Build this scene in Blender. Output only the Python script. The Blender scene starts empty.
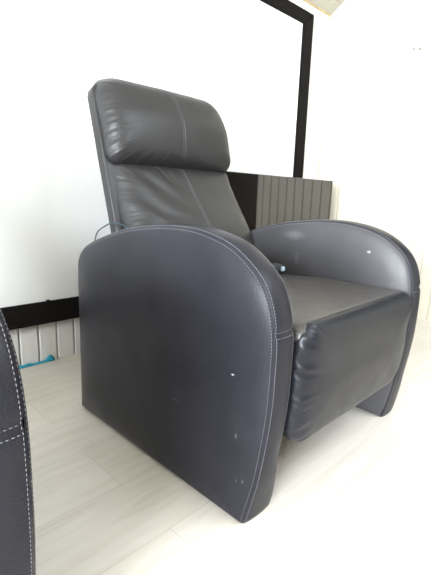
import bpy, bmesh, math, random
from mathutils import Vector, Matrix, noise as mnoise
from bisect import bisect

sc = bpy.context.scene
COL = sc.collection
random.seed(7)

# ------------------------------------------------------------------ helpers
def link(o):
    COL.objects.link(o)
    return o

def mesh_obj(name, verts, faces, mat, parent=None, smooth=True, origin=None):
    """one mesh object; verts are in room coordinates, origin = object location in the room"""
    off = Vector((0, 0, 0))
    if parent is not None:
        p = parent
        while p is not None:
            off += p.location
            p = p.parent
    loc = Vector(origin) - off if origin is not None else Vector((0, 0, 0))
    base = off + loc
    me = bpy.data.meshes.new(name)
    me.from_pydata([tuple(Vector(v) - base) for v in verts], [], faces)
    me.materials.append(mat)
    bm = bmesh.new()
    bm.from_mesh(me)
    bmesh.ops.recalc_face_normals(bm, faces=bm.faces)
    bm.to_mesh(me)
    bm.free()
    if smooth:
        for p in me.polygons:
            p.use_smooth = True
    o = link(bpy.data.objects.new(name, me))
    o.location = loc
    o.parent = parent
    return o

def empty(name, loc):
    o = link(bpy.data.objects.new(name, None))
    o.location = loc
    o.empty_display_size = 0.1
    return o

def tag(o, label=None, cat=None, group=None, kind=None):
    if label: o['label'] = label
    if cat: o['category'] = cat
    if group: o['group'] = group
    if kind: o['kind'] = kind
    return o

def box_geo(V, F, a, b):
    n = len(V)
    (x0, y0, z0), (x1, y1, z1) = a, b
    V += [(x0,y0,z0),(x1,y0,z0),(x1,y1,z0),(x0,y1,z0),(x0,y0,z1),(x1,y0,z1),(x1,y1,z1),(x0,y1,z1)]
    F += [tuple(n+i for i in f) for f in ((0,3,2,1),(4,5,6,7),(0,1,5,4),(1,2,6,5),(2,3,7,6),(3,0,4,7))]

def bevel_box(name, a, b, r, mat, parent=None, seg=2):
    bm = bmesh.new()
    V, F = [], []
    box_geo(V, F, a, b)
    vs = [bm.verts.new(v) for v in V]
    for f in F: bm.faces.new([vs[i] for i in f])
    if r > 0:
        bmesh.ops.bevel(bm, geom=bm.edges[:] , offset=r, segments=seg, profile=0.5, affect='EDGES')
    bm.verts.index_update()
    V = [v.co.copy() for v in bm.verts]
    F = [[v.index for v in f.verts] for f in bm.faces]
    bm.free()
    return mesh_obj(name, V, F, mat, parent, smooth=False)

def sstep(a, b, x):
    t = max(0.0, min(1.0, (x - a) / (b - a)))
    return t * t * (3 - 2 * t)

def catmull(P, n):
    """dense Catmull-Rom curve through P, resampled to n even points"""
    P = [Vector(p) for p in P]
    Q = [P[0] * 2 - P[1]] + P + [P[-1] * 2 - P[-2]]
    D = []
    for i in range(1, len(Q) - 2):
        p0, p1, p2, p3 = Q[i-1], Q[i], Q[i+1], Q[i+2]
        t0 = 0.0
        t1 = t0 + max(1e-6, (p1-p0).length) ** .5
        t2 = t1 + max(1e-6, (p2-p1).length) ** .5
        t3 = t2 + max(1e-6, (p3-p2).length) ** .5
        for k in range(24):
            t = t1 + (t2 - t1) * k / 24
            A1 = p0*((t1-t)/(t1-t0)) + p1*((t-t0)/(t1-t0))
            A2 = p1*((t2-t)/(t2-t1)) + p2*((t-t1)/(t2-t1))
            A3 = p2*((t3-t)/(t3-t2)) + p3*((t-t2)/(t3-t2))
            B1 = A1*((t2-t)/(t2-t0)) + A2*((t-t0)/(t2-t0))
            B2 = A2*((t3-t)/(t3-t1)) + A3*((t-t1)/(t3-t1))
            D.append(B1*((t2-t)/(t2-t1)) + B2*((t-t1)/(t2-t1)))
    D.append(P[-1])
    L = [0.0]
    for i in range(1, len(D)): L.append(L[-1] + (D[i]-D[i-1]).length)
    out = []
    for k in range(n):
        s = L[-1] * k / (n - 1)
        i = min(len(D) - 2, max(0, bisect(L, s) - 1))
        t = (s - L[i]) / max(1e-9, L[i+1] - L[i])
        out.append(D[i].lerp(D[i+1], t))
    return out

def dashes(V, F, pts, nrm, pitch=.0062, length=.0040, half=.00055, lift=.0003):
    """thread stitches: little rounded bars laid along a polyline with surface normals"""
    L = [0.0]
    for i in range(1, len(pts)): L.append(L[-1] + (pts[i]-pts[i-1]).length)
    def at(s):
        i = min(len(pts)-2, max(0, bisect(L, s)-1))
        t = (s-L[i]) / max(1e-9, L[i+1]-L[i])
        return pts[i].lerp(pts[i+1], t), nrm[i].lerp(nrm[i+1], t).normalized()
    s = pitch * .5
    while s + length < L[-1]:
        a, na = at(s); b, nb = at(s + length)
        m, nm = at(s + length / 2)
        d = (b - a)
        if d.length > 1e-6:
            d.normalize()
            sd = d.cross(nm).normalized()
            n0 = len(V)
            for (p, n, k) in ((a, na, .35), (m, nm, 1.0), (b, nb, .35)):
                c = p + n * lift
                V.extend([c - sd*half*k - n*half, c + sd*half*k - n*half, c + sd*half*.6*k + n*half*k, c - sd*half*.6*k + n*half*k])
            for r in (0, 4):
                for q in range(4):
                    F.append((n0+r+q, n0+r+(q+1) % 4, n0+r+4+(q+1) % 4, n0+r+4+q))
            F.append((n0+3, n0+2, n0+1, n0)); F.append((n0+8, n0+9, n0+10, n0+11))
        s += pitch

def tube(name, pts, r, mat, parent=None, seg=10):
    V, F = [], []
    n = len(pts)
    pts = [Vector(p) for p in pts]
    up = Vector((0.123, 0.9, 0.31)).normalized()
    for i, p in enumerate(pts):
        d = (pts[min(n-1, i+1)] - pts[max(0, i-1)]).normalized()
        a = d.cross(up).normalized(); b = d.cross(a)
        for k in range(seg):
            t = 2*math.pi*k/seg
            V.append(p + a*math.cos(t)*r + b*math.sin(t)*r)
    for i in range(n-1):
        for k in range(seg):
            F.append((i*seg+k, i*seg+(k+1) % seg, (i+1)*seg+(k+1) % seg, (i+1)*seg+k))
    F.append(tuple(range(seg))); F.append(tuple((n-1)*seg+k for k in range(seg)))
    return mesh_obj(name, V, F, mat, parent)

# ------------------------------------------------------------------ materials
def new_mat(name):
    m = bpy.data.materials.new(name)
    m.use_nodes = True
    nt = m.node_tree
    b = nt.nodes['Principled BSDF']
    return m, nt, b

def N(nt, t, **kw):
    n = nt.nodes.new(t)
    for k, v in kw.items():
        if k in ('operation', 'blend_type', 'data_type', 'feature', 'noise_dimensions', 'interpolation_type'):
            setattr(n, k, v)
        else:
            n.inputs[k].default_value = v
    return n

def ramp(nt, fac, stops):
    r = nt.nodes.new('ShaderNodeValToRGB')
    e = r.color_ramp.elements
    e[0].position, e[0].color = stops[0][0], (*stops[0][1], 1)
    e[1].position, e[1].color = stops[1][0], (*stops[1][1], 1)
    for p, c in stops[2:]:
        x = e.new(p); x.color = (*c, 1)
    nt.links.new(fac, r.inputs[0])
    return r

def leather(name, scuffs=(), tone=None, spec=.3, rough=(.36, .46)):
    tone = tone or LEATHER
    m, nt, b = new_mat(name)
    L = nt.links.new
    tc = nt.nodes.new('ShaderNodeTexCoord')
    co = tc.outputs['Object']
    n1 = N(nt, 'ShaderNodeTexNoise', Scale=6.0, Detail=4.0, Roughness=.6); L(co, n1.inputs['Vector'])
    cr = ramp(nt, n1.outputs['Fac'], [(.3, tone[0]), (.75, tone[1])])
    col = cr.outputs['Color']
    for (p, rad, c, st) in scuffs:                       # worn scratches, each at its own spot on the hide
        mp = nt.nodes.new('ShaderNodeVectorMath'); mp.operation = 'SUBTRACT'
        L(co, mp.inputs[0]); mp.inputs[1].default_value = p
        sc_ = nt.nodes.new('ShaderNodeVectorMath'); sc_.operation = 'DIVIDE'
        L(mp.outputs[0], sc_.inputs[0]); sc_.inputs[1].default_value = rad
        nz = N(nt, 'ShaderNodeTexNoise', Scale=160.0, Detail=2.0); L(co, nz.inputs['Vector'])
        ln = nt.nodes.new('ShaderNodeVectorMath'); ln.operation = 'LENGTH'; L(sc_.outputs[0], ln.inputs[0])
        ad = N(nt, 'ShaderNodeMath', operation='ADD'); L(ln.outputs['Value'], ad.inputs[0])
        mu = N(nt, 'ShaderNodeMath', operation='MULTIPLY'); L(nz.outputs['Fac'], mu.inputs[0]); mu.inputs[1].default_value = 1.0
        L(mu.outputs[0], ad.inputs[1])
        mr = nt.nodes.new('ShaderNodeMapRange'); L(ad.outputs[0], mr.inputs[0])
        mr.inputs[1].default_value = 1.5; mr.inputs[2].default_value = .9
        mr.inputs[3].default_value = 0; mr.inputs[4].default_value = st
        mx = nt.nodes.new('ShaderNodeMix'); mx.data_type = 'RGBA'
        L(mr.outputs[0], mx.inputs['Factor']); L(col, mx.inputs[6]); mx.inputs[7].default_value = (*c, 1)
        col = mx.outputs[2]
    L(col, b.inputs['Base Color'])
    n2 = N(nt, 'ShaderNodeTexNoise', Scale=14.0, Detail=5.0, Roughness=.65); L(co, n2.inputs['Vector'])
    rr = nt.nodes.new('ShaderNodeMapRange'); L(n2.outputs['Fac'], rr.inputs[0])
    rr.inputs[1].default_value = .3; rr.inputs[2].default_value = .7
    rr.inputs[3].default_value = rough[0]; rr.inputs[4].default_value = rough[1]
    L(rr.outputs[0], b.inputs['Roughness'])
    vo = N(nt, 'ShaderNodeTexVoronoi', Scale=380.0); L(co, vo.inputs['Vector'])
    n3 = N(nt, 'ShaderNodeTexNoise', Scale=240.0, Detail=3.0); L(co, n3.inputs['Vector'])
    sm = N(nt, 'ShaderNodeMath', operation='ADD'); L(vo.outputs['Distance'], sm.inputs[0]); L(n3.outputs['Fac'], sm.inputs[1])
    bp = N(nt, 'ShaderNodeBump', Strength=.30, Distance=.0008); L(sm.outputs[0], bp.inputs['Height'])
    L(bp.outputs[0], b.inputs['Normal'])
    b.inputs['Specular IOR Level'].default_value = spec
    return m

def plain(name, c, rough=.5, spec=.5, bump=None, var=.06, metallic=0):
    m, nt, b = new_mat(name)
    L = nt.links.new
    tc = nt.nodes.new('ShaderNodeTexCoord')
    n = N(nt, 'ShaderNodeTexNoise', Scale=9.0, Detail=4.0); L(tc.outputs['Object'], n.inputs['Vector'])
    cr = ramp(nt, n.outputs['Fac'], [(.3, tuple(x*(1-var) for x in c)), (.7, tuple(min(1, x*(1+var)) for x in c))])
    L(cr.outputs['Color'], b.inputs['Base Color'])
    b.inputs['Roughness'].default_value = rough
    b.inputs['Specular IOR Level'].default_value = spec
    b.inputs['Metallic'].default_value = metallic
    if bump:
        k = N(nt, 'ShaderNodeTexNoise', Scale=bump[0], Detail=3.0); L(tc.outputs['Object'], k.inputs['Vector'])
        bp = N(nt, 'ShaderNodeBump', Strength=bump[1], Distance=.001); L(k.outputs['Fac'], bp.inputs['Height'])
        L(bp.outputs[0], b.inputs['Normal'])
    return m

LEATHER = ((.0125, .0125, .0165), (.0180, .0178, .0225))          # same leather; shade and sky tint painted in as cold black
LEATHER_ARM = ((.0185, .0182, .0235), (.0265, .026, .032))  # arms of the same leather; shaded sides painted in, darker and bluer
LEATHER_BACK_LIT = ((.0255, .0245, .0255), (.034, .0325, .0335))      # same leather on the back, its lit side painted in as lighter grey
LEATHER_INNER_LIT = ((.045, .044, .049), (.066, .064, .071))      # inner arm faces, light from the left painted in as a paler tone

M_LEATHER = leather('black_leather', tone=LEATHER_BACK_LIT, spec=.28, rough=(.34, .45))
M_LEATHER_SEAT = leather('black_leather_seat', tone=((.052, .047, .045), (.066, .060, .057)), spec=.45, rough=(.28, .40))   # seat top: warm ceiling and wall reflection painted in as paler brown
M_LEATHER_SIDE = leather('black_leather_side', tone=((.0120, .0126, .0168), (.0170, .0178, .0230)), spec=.25, rough=(.30, .40))  # footrest, same leather; shade and blue sky tint put into the tone
# scuffs in chair coordinates (origin at the chair's base centre)
CX, CY = 1.007, .83
def cl(x, y, z): return (x - CX, y - CY, z)
M_LEATHER_ARM = leather('black_leather_scuffed', [
    (cl(.585, .530, .345), (.03, .0045, .0028), (.45, .45, .45), .8),
    (cl(.585, .520, .213), (.03, .004, .008), (.12, .12, .13), .5),
    (cl(.585, .503, .112), (.03, .003, .007), (.16, .16, .18), .5),
    (cl(.585, .518, .108), (.03, .0025, .005), (.13, .13, .14), .5),
    (cl(.585, .698, .230), (.03, .014, .002), (.14, .14, .16), .4),
], tone=LEATHER_ARM, spec=.12, rough=(.28, .38))
M_LEATHER_INNER_LIT = leather('black_leather_lit_scuffed', [
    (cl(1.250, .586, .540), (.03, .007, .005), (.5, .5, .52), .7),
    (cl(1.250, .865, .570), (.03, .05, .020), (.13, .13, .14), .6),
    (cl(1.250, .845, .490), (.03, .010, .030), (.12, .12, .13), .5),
], tone=LEATHER_INNER_LIT, spec=.45, rough=(.38, .5))
M_THREAD = plain('grey_thread', (.19, .19, .21), .8, .2)
M_SEAM = plain('dark_seam_thread', (.02, .02, .022), .6, .3)  # dark stitches along the front seam of the seat
M_BLACKPLASTIC = plain('black_plastic', (.02, .02, .02), .5, .4)
M_VELVET = plain('black_velvet', (.010, .0085, .008), .95, .12, (600, .3))
M_SCREEN = plain('white_screen_fabric', (.94, .94, .94), .85, .1, (900, .05), .01)
M_DK = plain('dark_wall_boards', (.10, .08, .06), .6, .3)  # unseen left and front walls, darkened to cut bounce light
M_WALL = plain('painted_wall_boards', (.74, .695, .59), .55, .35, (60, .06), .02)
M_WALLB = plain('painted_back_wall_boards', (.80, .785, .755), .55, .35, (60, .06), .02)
M_CEIL = plain('painted_ceiling_boards', (.44, .42, .355), .6, .3, (60, .06), .02)
M_TRIM = plain('aged_ceiling_trim', (.50, .38, .20), .7, .2, None, .3)
M_CORNER = plain('corner_shade_line', (.46, .42, .34), .7, .2)  # colour of the shadow line drawn in the wall corner
M_TAPE = plain('blue_tape', (.03, .36, .52), .6, .3, (120, .5), .15)
M_REMOTE = plain('grey_plastic', (.05, .05, .055), .35, .5)
M_REMOTEF = plain('pale_blue_plastic', (.50, .66, .78), .25, .6)
M_CORD = plain('dark_blue_cord', (.015, .035, .05), .4, .5)
M_DOOR = plain('dark_door_wood', (.010, .005, .004), .4, .5, (40, .1), .3)
M_METAL = plain('dark_steel', (.04, .04, .04), .45, .5, metallic=.6)
M_HOLE = plain('dark_screw_hole', (.10, .10, .06), .8, .2)

m, nt, b = new_mat('gloss_black_lacquer')
n = N(nt, 'ShaderNodeTexNoise', Scale=3.0); tc = nt.nodes.new('ShaderNodeTexCoord'); nt.links.new(tc.outputs['Object'], n.inputs['Vector'])
nt.links.new(ramp(nt, n.outputs['Fac'], [(.3, (.007, .005, .0045)), (.7, (.009, .0065, .0055))]).outputs['Color'], b.inputs['Base Color'])
b.inputs['Roughness'].default_value = .035
b.inputs['IOR'].default_value = 1.7
b.inputs['Specular IOR Level'].default_value = .5
b.inputs['Coat Weight'].default_value = 0
M_GLOSS = m

# pale laminate floor: boards run along the room's X axis
m, nt, b = new_mat('pale_laminate')
L = nt.links.new
tc = nt.nodes.new('ShaderNodeTexCoord')
mp = nt.nodes.new('ShaderNodeMapping'); L(tc.outputs['Object'], mp.inputs['Vector'])
mp.inputs['Location'].default_value = (.32, -.0378, 0)
br = nt.nodes.new('ShaderNodeTexBrick'); L(mp.outputs[0], br.inputs['Vector'])
br.offset = .37; br.squash = 1
br.inputs['Color1'].default_value = (.0, .0, .0, 1); br.inputs['Color2'].default_value = (1, 1, 1, 1)
br.inputs['Mortar'].default_value = (.5, .5, .5, 1)
br.inputs['Scale'].default_value = 1.0
br.inputs['Mortar Size'].default_value = .0011
br.inputs['Mortar Smooth'].default_value = .3
br.inputs['Brick Width'].default_value = 1.29
br.inputs['Row Height'].default_value = .1888
ms = nt.nodes.new('ShaderNodeMapping'); L(tc.outputs['Object'], ms.inputs['Vector']); ms.inputs['Scale'].default_value = (2.2, 26, 1)
ofs = nt.nodes.new('ShaderNodeVectorMath'); ofs.operation = 'MULTIPLY_ADD'
L(br.outputs['Color'], ofs.inputs[0]); ofs.inputs[1].default_value = (7, 3, 0); L(ms.outputs[0], ofs.inputs[2])
g = N(nt, 'ShaderNodeTexNoise', Scale=1.6, Detail=7.0, Roughness=.62, Distortion=.6); L(ofs.outputs[0], g.inputs['Vector'])
gr = ramp(nt, g.outputs['Fac'], [(.28, (.62, .57, .50)), (.5, (.70, .655, .595)), (.75, (.745, .705, .65))])
kn = N(nt, 'ShaderNodeTexVoronoi', Scale=2.6); 
mk = nt.nodes.new('ShaderNodeMapping'); L(tc.outputs['Object'], mk.inputs['Vector']); mk.inputs['Scale'].default_value = (1, 2.0, 1)
L(mk.outputs[0], kn.inputs['Vector'])
kr = ramp(nt, kn.outputs['Distance'], [(.0, (.78, .76, .74)), (.05, (1, 1, 1))])
m1 = nt.nodes.new('ShaderNodeMix'); m1.data_type = 'RGBA'; m1.blend_type = 'MULTIPLY'; m1.inputs['Factor'].default_value = .8
L(gr.outputs['Color'], m1.inputs[6]); L(kr.outputs['Color'], m1.inputs[7])
tone = nt.nodes.new('ShaderNodeMix'); tone.data_type = 'RGBA'; tone.blend_type = 'MULTIPLY'; tone.inputs['Factor'].default_value = 1
tr = ramp(nt, br.outputs['Color'], [(0, (.94, .935, .925)), (1, (1.0, 1.0, 1.0))])
L(m1.outputs[2], tone.inputs[6]); L(tr.outputs['Color'], tone.inputs[7])
m2 = nt.nodes.new('ShaderNodeMix'); m2.data_type = 'RGBA'
jf = N(nt, 'ShaderNodeMath', operation='MULTIPLY'); L(br.outputs['Fac'], jf.inputs[0]); jf.inputs[1].default_value = .35
L(jf.outputs[0], m2.inputs['Factor']); L(tone.outputs[2], m2.inputs[6]); m2.inputs[7].default_value = (.30, .27, .23, 1)
L(m2.outputs[2], b.inputs['Base Color'])
b.inputs['Roughness'].default_value = .42
b.inputs['Specular IOR Level'].default_value = .35
bp = N(nt, 'ShaderNodeBump', Strength=.06, Distance=.001); L(g.outputs['Fac'], bp.inputs['Height']); L(bp.outputs[0], b.inputs['Normal'])
M_FLOOR = m

# ------------------------------------------------------------------ the room
YB, XR, XL, YF = 1.667, 2.661, -2.60, -1.75
YRIDGE = 0.05
def ceil_z(y):
    return 1.864 + .65 * (YB - y) if y > YRIDGE else 1.864 + .65 * (YB - YRIDGE) - .65 * (YRIDGE - y)

V, F = [], []
box_geo(V, F, (XL-.1, YF-.1, -.1), (XR+.1, YB+.1, 0))
tag(mesh_obj('floor', V, F, M_FLOOR, smooth=False), kind='structure')

def board_wall(name, mat, start, end, pitch, phase, place, top, bottom=0.0, gw=.013, gd=.009, back=.08, holes=(), slot=2.0):
    """tongue-and-groove boards: a strip profile with V grooves, extruded vertically; holes = (u0,u1,z0,z1) openings"""
    us = []
    k = math.floor((start - phase) / pitch)
    us.append((start, 0))
    while True:
        c = phase + k * pitch
        k += 1
        if c - gw <= start: continue
        if c + gw >= end: break
        us += [(c - gw/2, 0), (c - gw/5, gd/2), (c - gw/5 + .0002, gd*slot), (c + gw/5 - .0002, gd*slot), (c + gw/5, gd/2), (c + gw/2, 0)]
    us.append((end, 0))
    for h in holes:
        for e in (h[0], h[1]):
            us = [q for q in us if abs(q[0]-e) > gw] + [(e, 0)]
    us.sort()
    V, F = [], []
    def zbands(u0, u1):
        mid = (u0 + u1) / 2
        for h in holes:
            if h[0] - 1e-6 <= mid <= h[1] + 1e-6:
                return [(bottom, h[2]), (h[3], None)]
        return [(bottom, None)]
    for (u0, d0), (u1, d1) in zip(us[:-1], us[1:]):
        for za, zb in zbands(u0, u1):
            if zb is not None and zb - za < 1e-4: continue
            n = len(V)
            V += [place(u0, d0, za), place(u1, d1, za), place(u1, d1, zb if zb is not None else top(u1)), place(u0, d0, zb if zb is not None else top(u0))]
            F.append((n, n+1, n+2, n+3))
            n = len(V)
            V += [place(u0, back, za), place(u1, back, za), place(u1, back, zb if zb is not None else top(u1)), place(u0, back, zb if zb is not None else top(u0))]
            F.append((n+3, n+2, n+1, n))
    for h in holes:     # reveals of the opening
        for (a, b_) in (((h[0], h[2]), (h[0], h[3])), ((h[1], h[3]), (h[1], h[2])), ((h[0], h[3]), (h[1], h[3])), ((h[1], h[2]), (h[0], h[2]))):
            n = len(V)
            V += [place(a[0], 0, a[1]), place(b_[0], 0, b_[1]), place(b_[0], back, b_[1]), place(a[0], back, a[1])]
            F.append((n, n+1, n+2, n+3))
    o = mesh_obj(name, V, F, mat, smooth=False)
    return tag(o, kind='structure')

board_wall('wall_back', M_WALLB, XL, XR, .0767, .587, lambda u, d, z: (u, YB + d, z), lambda u: 1.869)
DOOR = (-.30, .58, 0.0, 1.95)
board_wall('wall_right', M_WALL, YF, YB, .074, 1.208, lambda u, d, z: (XR + d, u, z), lambda u: ceil_z(u) + .005, holes=(DOOR,), gw=.015, gd=.012, slot=.75)
WINL = (-1.6, .75, .6, 1.6)
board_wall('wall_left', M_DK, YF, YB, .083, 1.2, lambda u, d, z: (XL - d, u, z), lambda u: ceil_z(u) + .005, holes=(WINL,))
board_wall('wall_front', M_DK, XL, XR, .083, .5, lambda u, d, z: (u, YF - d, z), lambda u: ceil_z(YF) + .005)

# sloping boarded ceiling, boards parallel to the back wall
V, F = [], []
def ceil_strip(y0, y1):
    n = .09 / math.hypot(1, .65)
    y = y0
    pts = [(y0, 0)]
    sgn = 1 if y1 > y0 else -1
    k = 1
    while True:
        c = y0 + sgn * n * k
        if (c - y1) * sgn > -.006: break
        pts += [(c - sgn*.003, 0), (c - sgn*.001, .004), (c + sgn*.001, .004), (c + sgn*.003, 0)]
        k += 1
    pts.append((y1, 0))
    for (a, da), (b_, db) in zip(pts[:-1], pts[1:]):
        i = len(V)
        V.extend([(XL, a, ceil_z(a)+da), (XR, a, ceil_z(a)+da), (XR, b_, ceil_z(b_)+db), (XL, b_, ceil_z(b_)+db)])
        F.append((i, i+1, i+2, i+3))
ceil_strip(YB, YRIDGE)
SKY = (.8, 2.1, -1.35, -.45)                 # unseen roof window, added for light from above: x0, x1, y0, y1
for (xa, xb, ya, yb_) in ((XL, XR, YF, SKY[2]), (XL, XR, SKY[3], YRIDGE), (XL, SKY[0], SKY[2], SKY[3]), (SKY[1], XR, SKY[2], SKY[3])):
    i = len(V)
    V.extend([(xa, ya, ceil_z(ya)), (xb, ya, ceil_z(ya)), (xb, yb_, ceil_z(yb_)), (xa, yb_, ceil_z(yb_))])
    F.append((i, i+1, i+2, i+3))
tag(mesh_obj('ceiling', V, F, M_CEIL, smooth=False), kind='structure')
V, F = [], []
box_geo(V, F, (XL, YB-.006, 1.857), (XR, YB+.002, 1.8665))
tag(mesh_obj('trim_1', V, F, M_TRIM, smooth=False), kind='structure')

V, F = [], []
box_geo(V, F, (XR-.004, YB-.004, 0), (XR+.004, YB+.004, 1.866))  # no moulding: strip added for the corner's shadow line
tag(mesh_obj('corner_shade_strip', V, F, M_CORNER, smooth=False), kind='structure')

# dark door in the right wall, out of frame, mirrored in the gloss cabinet
d1 = empty('door_1', (XR+.03, (DOOR[0]+DOOR[1])/2, 0)); tag(d1, kind='structure')
bevel_box('door_leaf', (XR+.012, DOOR[0]+.04, .005), (XR+.05, DOOR[1]-.04, DOOR[3]-.04), .002, M_DOOR, d1)
V, F = [], []
box_geo(V, F, (XR-.012, DOOR[0]-.05, 0), (XR+.055, DOOR[0]+.04, DOOR[3]+.05))
box_geo(V, F, (XR-.012, DOOR[1]-.04, 0), (XR+.055, DOOR[1]+.05, DOOR[3]+.05))
box_geo(V, F, (XR-.012, DOOR[0]+.04, DOOR[3]-.04), (XR+.055, DOOR[1]-.04, DOOR[3]+.05))
mesh_obj('door_frame', V, F, M_DOOR, d1, smooth=False)
tube('door_handle', [(XR+.014, DOOR[0]+.10, 1.0), (XR-.035, DOOR[0]+.10, 1.0), (XR-.04, DOOR[0]+.11, 1.0), (XR-.04, DOOR[0]+.22, 1.0)], .009, M_METAL, d1)

# unseen windows: left one placed to suit the shading, roof one added for light
def window(name, W, P, out):
    """P(u, d, z): room point, d measured outwards through the wall"""
    w_ = empty(name, P((W[0]+W[1])/2, 0, W[2])); tag(w_, kind='structure')
    V, F = [], []
    def bx(u0, u1, d0, d1, z0, z1):
        a, b_ = P(u0, d0, z0), P(u1, d1, z1)
        box_geo(V, F, [min(p, q) for p, q in zip(a, b_)], [max(p, q) for p, q in zip(a, b_)])
    bx(W[0]-.06, W[0]+.03, -.015, .055, W[2]-.06, W[3]+.06)
    bx(W[1]-.03, W[1]+.06, -.015, .055, W[2]-.06, W[3]+.06)
    bx(W[0]+.03, W[1]-.03, -.015, .055, W[3]-.03, W[3]+.06)
    bx(W[0]+.03, W[1]-.03, -.015, .055, W[2]-.06, W[2]+.03)
    m_ = (W[0]+W[1])/2
    bx(m_-.025, m_+.025, .01, .05, W[2]+.03, W[3]-.03)
    mesh_obj('window_frame', V, F, M_WALL, w_, smooth=False)
w_ = empty('added_roof_window', ((SKY[0]+SKY[1])/2, (SKY[2]+SKY[3])/2, ceil_z((SKY[2]+SKY[3])/2))); tag(w_, kind='structure')
V, F = [], []
for (xa, xb, ya, yb_) in ((SKY[0]-.05, SKY[1]+.05, SKY[2]-.05, SKY[2]+.02), (SKY[0]-.05, SKY[1]+.05, SKY[3]-.02, SKY[3]+.05),
                          (SKY[0]-.05, SKY[0]+.02, SKY[2]+.02, SKY[3]-.02), (SKY[1]-.02, SKY[1]+.05, SKY[2]+.02, SKY[3]-.02)):
    i = len(V)
    V += [(x, y, ceil_z(y) + dz) for dz in (-.02, .07) for (x, y) in ((xa, ya), (xb, ya), (xb, yb_), (xa, yb_))]
    F += [tuple(i+k for k in f) for f in ((0,3,2,1),(4,5,6,7),(0,1,5,4),(1,2,6,5),(2,3,7,6),(3,0,4,7))]
mesh_obj('window_frame', V, F, M_WALL, w_, smooth=False)
window('window_2', WINL, lambda u, d, z: (XL - d, u, z), -1)

# two little screw holes high on the right wall
for (y, z) in ((1.102, 1.554), (1.068, 1.547)):
    V, F = [], []
    for k in range(10):
        t = 2*math.pi*k/10
        V.append((XR-.0012, y+.0055*math.cos(t), z+.0065*math.sin(t)))
    for k in range(10):
        t = 2*math.pi*k/10
        V.append((XR+.002, y+.0055*math.cos(t), z+.0065*math.sin(t)))
    F.append(tuple(range(10)))
    for k in range(10): F.append((k, (k+1) % 10, 10+(k+1) % 10, 10+k))
    F.append(tuple(range(19, 9, -1)))
    o = mesh_obj('wall_plug', V, F, M_HOLE)
    tag(o, 'left one of the two tiny wall plugs high on the right wall' if y > 1.08 else 'right one of the two tiny wall plugs high on the right wall', 'wall plug', 'wall plugs on the right wall')

# ------------------------------------------------------------------ projection screen
SX0, SX1, SZ0, SZ1, FB = -1.2, 2.418, .174, 1.791, .090
ps = empty('projection_screen', ((SX0+SX1)/2, YB-.02, SZ0))
tag(ps, 'large white projection screen with a wide black velvet frame on the back wall', 'projection screen')
yf, yb = YB-.040, YB-.002
def prism_xz(name, poly, ya, yb_, mat, parent, r=.004):
    bm = bmesh.new()
    a = [bm.verts.new((x, ya, z)) for x, z in poly]
    c = [bm.verts.new((x, yb_, z)) for x, z in poly]
    bm.faces.new(a); bm.faces.new(c[::-1])
    k = len(poly)
    for i in range(k): bm.faces.new((a[i], c[i], c[(i+1) % k], a[(i+1) % k]))
    if r: bmesh.ops.bevel(bm, geom=[e for e in bm.edges if all(abs(v.co.y-ya) < 1e-6 for v in e.verts)], offset=r, segments=2, affect='EDGES')
    bm.verts.index_update()
    V = [v.co.copy() for v in bm.verts]; F = [[v.index for v in f.verts] for f in bm.faces]
    bm.free()
    return mesh_obj(name, V, F, mat, parent, smooth=False)
i0, i1, j0, j1 = SX0+FB, SX1-.096, SZ0+FB, SZ1-.072
prism_xz('frame_bar', [(SX0, SZ0), (SX1, SZ0), (i1, j0), (i0, j0)], yf, yb, M_VELVET, ps)
prism_xz('frame_bar', [(SX0, SZ1), (i0, j1), (i1, j1), (SX1, SZ1)], yf, yb, M_VELVET, ps)
prism_xz('frame_bar', [(SX0, SZ0), (i0, j0), (i0, j1), (SX0, SZ1)], yf, yb, M_VELVET, ps)
prism_xz('frame_bar', [(SX1, SZ0), (SX1, SZ1), (i1, j1), (i1, j0)], yf, yb, M_VELVET, ps)
V, F = [], []
box_geo(V, F, (i0-.01, YB-.026, j0-.01), (i1+.01, YB-.018, j1+.01))
mesh_obj('screen_fabric', V, F, M_SCREEN, ps, smooth=False)
bevel_box('clip', (.690, yf-.002, j0-.004), (.702, yf+.012, j0+.006), .002, M_VELVET, ps)

# blue tape at the foot of the back wall
V, F = [], []
nseg = 24
for i in range(nseg+1):
    t = i / nseg
    x = .575 + t * .146
    top = .008 + .002*math.sin(9*t) + .0015*math.sin(23*t+1) + (.014*sstep(.76, .86, t)*(1-sstep(.93, 1.0, t)))
    for (dy, z) in ((.0, .0006), (-.010, .0006), (-.009 - .002*math.sin(14*t), top*.55), (-.005, top), (0, top)):
        V.append((x, YB-.0006+dy, z))
for i in range(nseg):
    for k in range(5):
        F.append((i*5+k, i*5+(k+1) % 5, (i+1)*5+(k+1) % 5, (i+1)*5+k))
F.append((0, 1, 2, 3, 4)); F.append(tuple(nseg*5+k for k in (4, 3, 2, 1, 0)))
tag(mesh_obj('masking_tape', V, F, M_TAPE), 'crumpled strip of bright blue tape along the foot of the back wall', 'tape')

# ------------------------------------------------------------------ gloss black cabinet
KX0, KX1, KY0, KY1, KZ = 1.08, 2.441, 1.42, 1.622, .812
cab = empty('gloss_cabinet', ((KX0+KX1)/2, (KY0+KY1)/2, 0))
tag(cab, 'high-gloss black cabinet behind the armchair mirroring the white wall boards', 'cabinet')
bevel_box('body', (KX0+.004, KY0+.022, .05), (KX1-.004, KY1, KZ-.004), .002, M_GLOSS, cab)
bevel_box('front_panel', (KX0, KY0, .055), (KX1, KY0+.020, KZ), .0025, M_GLOSS, cab)
bevel_box('plinth', (KX0+.03, KY0+.05, 0), (KX1-.03, KY1-.03, .05), .001, M_BLACKPLASTIC, cab)

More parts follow.
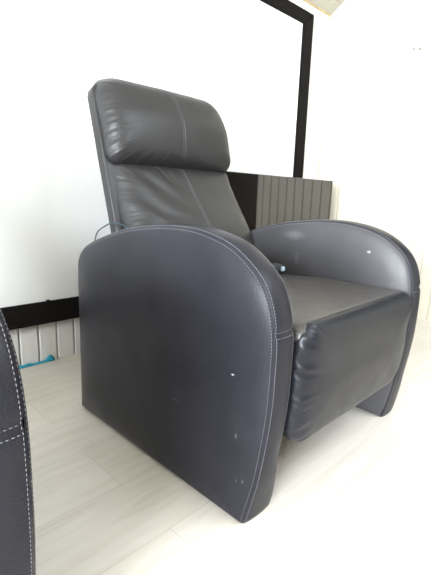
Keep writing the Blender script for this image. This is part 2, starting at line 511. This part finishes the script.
# ------------------------------------------------------------------ recliner
ch = empty('recliner_armchair', (CX, CY, 0))
PROFILE = [(.508, .002), (.492, .062), (.476, .126), (.455, .27), (.451, .354), (.453, .443), (.466, .498), (.485, .533), (.516, .563),
           (.570, .595), (.658, .617), (.755, .621), (.855, .613), (.951, .598), (1.058, .570), (1.135, .544), (1.176, .522),
           (1.198, .495), (1.204, .46), (1.208, .26), (1.213, .006)]
PN = 190
PROF = catmull([(0, y, z) for y, z in PROFILE], PN)
def prof_frames():
    out = []
    for i, p in enumerate(PROF):
        d = (PROF[min(PN-1, i+1)] - PROF[max(0, i-1)]).normalized()
        out.append(Vector((0, -d.z, d.y)))        # outward in the yz plane
    return out
PNRM = prof_frames()

def make_arm(xo, xi, name_mat, flare_o, flare_i, full=(.021, .05, .0165)):
    """xo = outer face x, xi = inner face x. Returns the armrest mesh with its seam bands and threads."""
    sg = 1 if xi > xo else -1
    w = abs(xi - xo)
    def X(face, z):
        f = 1 - sstep(0, .18, z)
        return (xo + flare_o * f) if face == 'o' else (xi + flare_i * f)
    C = Vector((0, .84, .26))
    PF = {'o': full, 'i': (.021, .05, .0165)}          # how far each face swells, over what distance, edge inset
    def puff_at(d, face):
        return .0035*(1 - math.exp(-d/.004)) + PF[face][0]*(1 - math.exp(-d/PF[face][1])) - .004*sstep(.08, .3, d)
    V, F = [], []
    # --- two puffed side panels
    ts = [0, .006, .015, .03, .05, .075, .105, .14, .19, .26, .36, .48, .62, .78, .92]
    arm = None
    for face in ('o', 'i'):
        out = -sg if face == 'o' else sg
        n0 = len(V)
        for t in ts:
            for i, p in enumerate(PROF):
                q = p.lerp(C, t)
                d = (q - p).length
                puff = puff_at(d, face)
                puff += .0012 * mnoise.noise(Vector((q.y*7, q.z*7, 3.1 if face == 'o' else 8.2)))*sstep(0, .05, d)
                V.append(Vector((X(face, q.z) + out*(puff - PF[face][2]), q.y, q.z)))
        c = len(V)
        V.append(Vector((X(face, C.z) + out*(PF[face][0] + .0035 - .004 - PF[face][2] - .0015), C.y, C.z)))
        for r in range(len(ts)-1):
            for i in range(PN-1):
                a = n0 + r*PN + i
                F.append((a, a+1, a+PN+1, a+PN))
        last = n0 + (len(ts)-1)*PN
        for i in range(PN-1): F.append((last+i, last+i+1, c))
        # bottom closing strip of the fan
        for r in range(len(ts)-1):
            a, b_ = n0 + r*PN, n0 + (r+1)*PN
            F.append((a, b_, b_+PN-1, a+PN-1))
        F.append((last, c, last+PN-1))
    arm = mesh_obj('armrest', V, F, name_mat, ch)
    arm.data.materials.append(M_LEATHER_INNER_LIT)
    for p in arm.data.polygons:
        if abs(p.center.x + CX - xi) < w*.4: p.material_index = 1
    # --- the band that runs over the front and the top
    V, F = [], []
    us = [0, .02, .05, .1, .18, .3, .5, .7, .82, .9, .95, .98, 1]
    def band_pt(i, u, lift=0.0):
        p, nn = PROF[i], PNRM[i]
        x0, x1 = X('o', p.z) + sg*PF['o'][2], X('i', p.z) - sg*PF['i'][2]
        e = min(u, 1-u)
        k = (1 - math.exp(-e / .035))
        h = .0005 + .003*k + .004*(1 - (2*u-1)**2)
        h -= .0045 * math.exp(-((p.z-.443)/.0035)**2) if p.y < .52 else 0      # cross seam in the front
        return Vector((x0 + (x1-x0)*u, p.y, p.z)) + nn*(h + lift)
    rows = len(us)
    for i in range(PN):
        for u in us: V.append(band_pt(i, u))
        # tuck under
        V.append(Vector((X('i', PROF[i].z) - sg*.021, PROF[i].y, PROF[i].z)) - PNRM[i]*.012)
        V.append(Vector((X('o', PROF[i].z) + sg*(PF['o'][2] + .0045), PROF[i].y, PROF[i].z)) - PNRM[i]*.012)
    R = rows + 2
    for i in range(PN-1):
        for k in range(R):
            F.append((i*R+k, i*R+(k+1) % R, (i+1)*R+(k+1) % R, (i+1)*R+k))
    F.append(tuple(range(R))); F.append(tuple((PN-1)*R+k for k in range(R)))
    band = mesh_obj('armrest_band', V, F, name_mat, arm)
    # --- threads: a row each side of both long seams and across the front seam
    V, F = [], []
    for face in ('o', 'i'):
        out = -sg if face == 'o' else sg
        pts, nn = [], []
        for i in range(PN):
            q = PROF[i] + (C - PROF[i]).normalized() * .0035
            puff = puff_at(.0035, face)
            pts.append(Vector((X(face, q.z) + out*(puff - PF[face][2]), q.y, q.z)))
            nn.append((Vector((out, 0, 0)) + PNRM[i]*.4).normalized())
        dashes(V, F, pts, nn)
        u = .06 if face == 'o' else .94
        dashes(V, F, [band_pt(i, u) for i in range(PN)], [PNRM[i] for i in range(PN)])
    fi = [i for i in range(PN) if PROF[i].y < .52]
    for zz in (.4385, .4475):
        i = min(fi, key=lambda j: abs(PROF[j].z - zz))
        dashes(V, F, [band_pt(i, .06 + .88*k/16) for k in range(17)], [PNRM[i]]*17)
    mesh_obj('stitching', V, F, M_THREAD, arm)
    # --- feet
    for yy in (.56, 1.13):
        V, F = [], []
        xm = (X('o', 0) + X('i', 0))/2
        for (r, z) in ((.0, 0), (.018, 0), (.021, .004), (.019, .03), (.0, .03)):
            for k in range(16):
                t = 2*math.pi*k/16
                V.append((xm + r*math.cos(t), yy + r*math.sin(t), z))
        for a in range(4):
            for k in range(16): F.append((a*16+k, a*16+(k+1) % 16, (a+1)*16+(k+1) % 16, (a+1)*16+k))
        mesh_obj('glide_foot', V, F, M_BLACKPLASTIC, ch)
    return arm

AL, AR = (.5865, .690), (1.352, 1.255)       # (outer, inner) faces of the two armrests
make_arm(AL[0], AL[1], M_LEATHER_ARM, 0, .036, (.033, .09, .027))
make_arm(AR[0], AR[1], M_LEATHER_ARM, .046, .026)

def rr_sdf(u, v, W, H, rb, rt):
    r = rt if v > 0 else rb
    qx, qy = abs(u) - W/2 + r, abs(v) - H/2 + r
    return min(max(qx, qy), 0) + math.hypot(max(qx, 0), max(qy, 0)) - r

def rr_perim(W, H, rb, rt, n):
    P = []
    for (cx, cy, r, a0) in ((W/2-rt, H/2-rt, rt, 0), (-W/2+rt, H/2-rt, rt, 90), (-W/2+rb, -H/2+rb, rb, 180), (W/2-rb, -H/2+rb, rb, 270)):
        for k in range(13):
            a = math.radians(a0 + 90*k/12)
            P.append(Vector((cx + r*math.cos(a), cy + r*math.sin(a), 0)))
    P.append(P[0].copy())
    L = [0.0]
    for i in range(1, len(P)): L.append(L[-1] + (P[i]-P[i-1]).length)
    out = []
    for k in range(n):
        s = L[-1]*k/n
        i = min(len(P)-2, bisect(L, s)-1)
        out.append(P[i].lerp(P[i+1], (s-L[i])/max(1e-9, L[i+1]-L[i])))
    return out, L[-1]

def cushion(name, W, H, rb, rt, height, place, mat, parent, depth=.03, pucker=lambda u, v: .003, plen=.030, seed=0, extra=None, n=260, freq=1.0):
    """puffed leather pad: concentric rings over a rounded rectangle; place(u,v,h) maps to the room"""
    per, plen_tot = rr_perim(W, H, rb, rt, n)
    ts = [0, .012, .028, .05, .075, .105, .14, .18, .23, .29, .36, .45, .55, .67, .80, .92]
    V, F = [], []
    for back in (1, 0):                 # hidden rear edge, then a rounded lip
        for p in per:
            if back: V.append(place(p.x*.985, p.y*.985, -depth))
    def hh(u, v, s):
        d = max(0.0, -rr_sdf(u, v, W, H, rb, rt))
        h = height(u, v, d)
        a = pucker(u, v)
        w = mnoise.noise(Vector((s*55*freq, seed*3.7, d*6))) + .7*mnoise.noise(Vector((s*120*freq, seed*1.3+5, d*12)))
        h += a * w * math.exp(-d/plen) * (1 - math.exp(-d/.004))
        if extra: h += extra(u, v, d)
        return h
    for t in ts:
        for i, p in enumerate(per):
            u, v = p.x*(1-t), p.y*(1-t)
            V.append(place(u, v, hh(u, v, i/n*plen_tot)))
    c = len(V)
    V.append(place(0, 0, hh(0, 0, 0)))
    R = len(ts) + 1
    for r in range(R-1):
        for i in range(n):
            F.append((r*n+i, r*n+(i+1) % n, (r+1)*n+(i+1) % n, (r+1)*n+i))
    for i in range(n): F.append(((R-1)*n+i, (R-1)*n+(i+1) % n, c))
    F.append(tuple(range(n-1, -1, -1)))
    o = mesh_obj(name, V, F, mat, parent)
    return o, hh

# --- reclined back: local frame s (up the back), nrm (out of the back towards the sitter)
TILT = .298
ca = 1/math.hypot(1, TILT); sa = TILT*ca
BX = 1.012                                # centre line of the back
def back_pt(u, s, nn):
    """u across, s up from the hinge at z=.41, nn out of the rear plane"""
    return Vector((BX + u, 1.170 + sa*s - ca*nn, .410 + ca*s + sa*nn))

# shell behind the cushions
V, F = [], []
Ws, Ht, rs, th = .556, .645, .035, .040
per, _ = rr_perim(Ws, Ht + .11, .02, rs, 160)
soff = (Ht - .11)/2
for (k, nn) in ((.985, 0.0), (.995, .002), (1, .006), (1, th-.006), (.995, th-.002), (.97, th)):
    for p in per:
        V.append(back_pt(p.x*k, p.y*(1-(1-k)*.6)+soff, nn))
n_ = len(per)
for r in range(5):
    for i in range(n_): F.append((r*n_+i, r*n_+(i+1) % n_, (r+1)*n_+(i+1) % n_, (r+1)*n_+i))
F.append(tuple(range(n_))); F.append(tuple(5*n_+i for i in range(n_-1, -1, -1)))
mesh_obj('backrest', V, F, M_LEATHER, ch)

def groove(x, c, w, dpt): return -dpt*math.exp(-((x-c)/w)**2)

# headrest pad, wrapping over the top of the shell
S0, S1 = .378, .684
HW, HH = .560, S1-S0
def head_place(u, v, h):
    s = v + (S0+S1)/2
    base = .045 - .040*sstep(-.03, .16, v)
    return back_pt(u + .006, s, base + h)
def head_h(u, v, d):
    h = .050*(1-math.exp(-d/.018))
    h += .030*math.sqrt(max(0, (1-(2*u/HW)**2)*(1-(2*v/HH)**2))) + .012*sstep(-.12, .14, v)*(1-math.exp(-d/.04))
    return h
head, hh_head = cushion('headrest', HW, HH, .040, .09, head_h, head_place, M_LEATHER, ch, depth=.0,
        pucker=lambda u, v: .0042 + .0030*sstep(.12, .25, -u), plen=.022, seed=1, n=480, freq=1.3, extra=lambda u, v, d: groove(u, 0.0, .003, .003))
V, F = [], []
for du in (-.0052, .0052):
    vs = [-HH/2 + .02 + (HH-.045)*k/40 for k in range(41)]
    pts = [head_place(du, v, hh_head(du, v, 0)) for v in vs]
    dashes(V, F, pts, [Vector((0, -1, .2)).normalized()]*41)
mesh_obj('stitching', V, F, M_THREAD, head)

# lumbar pad
LS0, LS1 = -.02, .400
LW, LH = .545, LS1-LS0
def lum_place(u, v, h):
    s = v + (LS0+LS1)/2
    return back_pt(u + .015, s, .012 + .075*(1 - sstep(-LH/2, LH/2, v)) + h)
def lum_h(u, v, d):
    low = 1 - sstep(-LH/2, LH/2, v)
    return .055*(1-math.exp(-d/.020)) + (.018 + .040*low)*math.sqrt(max(0, (1-(2*u/LW)**2)*(1-(2*v/LH)**2)))
def lum_wr(u, v, d):
    # soft diagonal folds fanning in from the left edge
    k = math.exp(-((u + .16)/.10)**2) * (1 - sstep(.10, .2, v))
    f = .0042*k*math.sin((v*1.0 + u*.9)*62 + 2*mnoise.noise(Vector((u*9, v*9, 0))))
    return f + groove(u, .0, .003, .003)
lum, hh_lum = cushion('lumbar_cushion', LW, LH, .03, .035, lum_h, lum_place, M_LEATHER, ch, depth=.02,
        pucker=lambda u, v: .006 if u < 0 else .003, plen=.026, seed=4, n=420, freq=1.1, extra=lum_wr)
V, F = [], []
for du in (-.0052, .0052):
    vs = [-LH/2 + .02 + (LH-.04)*k/50 for k in range(51)]
    pts = [lum_place(du, v, hh_lum(du, v, 0)) for v in vs]
    dashes(V, F, pts, [Vector((0, -1, .25)).normalized()]*51)
mesh_obj('stitching', V, F, M_THREAD, lum)

# --- seat
SXC = (AL[1]+AR[1])/2 - .002
SW = AR[1]-AL[1] - .010
SY0, SY1 = .434, 1.10
SH = SY1-SY0
def seat_place(u, v, h):
    return Vector((SXC + u, (SY0+SY1)/2 + v, .418 - .022*sstep(-.1, .3, v) + h))
def seat_h(u, v, d):
    return .022*(1-math.exp(-d/.006)) + .006*(1-math.exp(-d/.08)) + .004*math.cos(u*5)
seat, hh_seat = cushion('seat_cushion', SW, SH, .03, .02, seat_h, seat_place, M_LEATHER_SEAT, ch, depth=.03, extra=lambda u, v, d: groove(v, -SH/2 + .016, .003, .003), pucker=lambda u, v: .0012, plen=.02, seed=9)
V, F = [], []
for dv in (.022,):
    us = [-SW/2 + .02 + (SW-.04)*k/40 for k in range(41)]
    pts = [seat_place(u, -SH/2+dv, hh_seat(u, -SH/2+dv, 0)) for u in us]
    dashes(V, F, pts, [Vector((0, -.3, 1)).normalized()]*41)
mesh_obj('stitching', V, F, M_SEAM, seat)

# --- footrest pad folded down in front of the seat
FW, FH = .552, .284
FXC = .968
def foot_place(u, v, h):
    return Vector((FXC + u, .455 - h + .012*(1-sstep(-.134, 0, v)) - .008*sstep(.02, .13, v), .302 + v))
def foot_h(u, v, d):
    return .016*(1-math.exp(-d/.009)) + .018*(1-math.exp(-d/.05))
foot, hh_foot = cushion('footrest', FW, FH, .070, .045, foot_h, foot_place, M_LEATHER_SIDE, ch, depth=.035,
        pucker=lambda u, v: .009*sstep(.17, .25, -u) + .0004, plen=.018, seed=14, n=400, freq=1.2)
# crumpled tuck where the seat, footrest and near armrest meet
V, F = [], []

# --- base between the armrests
bevel_box('base_frame', (AL[1]+.03, .78, .06), (AR[1]-.03, 1.08, .28), .006, M_BLACKPLASTIC, ch)
tag(ch, 'black leather recliner armchair with padded headrest standing whole in the middle of the picture', 'armchair', 'black leather recliners')

def copy_tree(o, parent=None):
    c = o.copy()
    COL.objects.link(c)
    if parent is not None:
        c.parent = parent
        c.matrix_parent_inverse = o.matrix_parent_inverse.copy()
    for k in [x for x in bpy.data.objects if x.parent == o]:
        copy_tree(k, c)
    return c
ch2 = copy_tree(ch)
ch2.location = (CX - 1.181, CY - .012, 0)
ch2['label'] = 'black leather recliner cut off by the left edge, only its curved armrest front showing'

# --- hand control on the seat and its cord over the armrest
rm = empty('hand_control', (1.18, .87, .4425))
tag(rm, 'small grey hand control with pale blue end lying on the seat behind the near armrest', 'remote control')
bevel_box('body', (1.125, .852, .4430), (1.190, .893, .474), .009, M_REMOTE, rm, 3)
bevel_box('end_cap', (1.168, .845, .450), (1.187, .8525, .466), .003, M_REMOTEF, rm, 2)
cp = catmull([(.69, 1.245, .53), (.695, 1.229, .571), (.70, 1.191, .592), (.70, 1.15, .604), (.70, 1.105, .604), (.705, 1.074, .595), (.712, 1.05, .578)], 60)
tag(tube('control_cord', cp, .0020, M_CORD), 'thin dark blue cord looping over the rear of the near armrest', 'cord')

# ------------------------------------------------------------------ light
def area(name, loc, rot, sx, sy, power, color):
    l = bpy.data.lights.new(name, 'AREA')
    l.shape = 'RECTANGLE'; l.size = sx; l.size_y = sy
    l.energy = power; l.color = color
    o = link(bpy.data.objects.new(name, l))
    o.location = loc; o.rotation_euler = rot
    return o
P_ROOF, P_LEFT = 19, 190
ys = (SKY[2]+SKY[3])/2
area('roof_fill', ((SKY[0]+SKY[1])/2, ys, ceil_z(ys)+.03), (math.atan(.65), 0, 0), SKY[1]-SKY[0]-.05, (SKY[3]-SKY[2]-.05)*math.hypot(1, .65), P_ROOF, (.88, .945, 1.0))  # fill lamp in the added roof window
area('daylight_left', (XL-.058, (WINL[0]+WINL[1])/2, (WINL[2]+WINL[3])/2), (math.radians(90), 0, math.radians(-90)), WINL[1]-WINL[0]-.08, WINL[3]-WINL[2]-.08, P_LEFT, (.88, .945, 1.0))

w = bpy.data.worlds.new('World')
sc.world = w
w.use_nodes = True
w.node_tree.nodes['Background'].inputs[0].default_value = (.75, .85, 1, 1)
w.node_tree.nodes['Background'].inputs[1].default_value = 1.0

# ------------------------------------------------------------------ camera
cam = bpy.data.cameras.new('camera')
co_ = link(bpy.data.objects.new('camera', cam))
cam.sensor_fit = 'VERTICAL'
cam.sensor_height = 24
cam.lens = 24 * 424.1 / 575
cam.clip_start = .02
yaw, pit, rol = (math.radians(a) for a in (45.18, 11.98, 1.73))
fw = Vector((math.sin(yaw)*math.cos(pit), math.cos(yaw)*math.cos(pit), -math.sin(pit)))
rt = Vector((math.cos(yaw), -math.sin(yaw), 0)); up = rt.cross(fw)
r2 = rt*math.cos(rol) + up*math.sin(rol); u2 = -rt*math.sin(rol) + up*math.cos(rol)
co_.rotation_euler = Matrix((r2, u2, -fw)).transposed().to_euler()
co_.location = (0, 0, .69)
sc.camera = co_

sc.view_settings.view_transform = 'Standard'
sc.view_settings.look = 'None'
sc.view_settings.exposure = 1.42
sc.view_settings.gamma = 1
sc.view_settings.use_curve_mapping = False
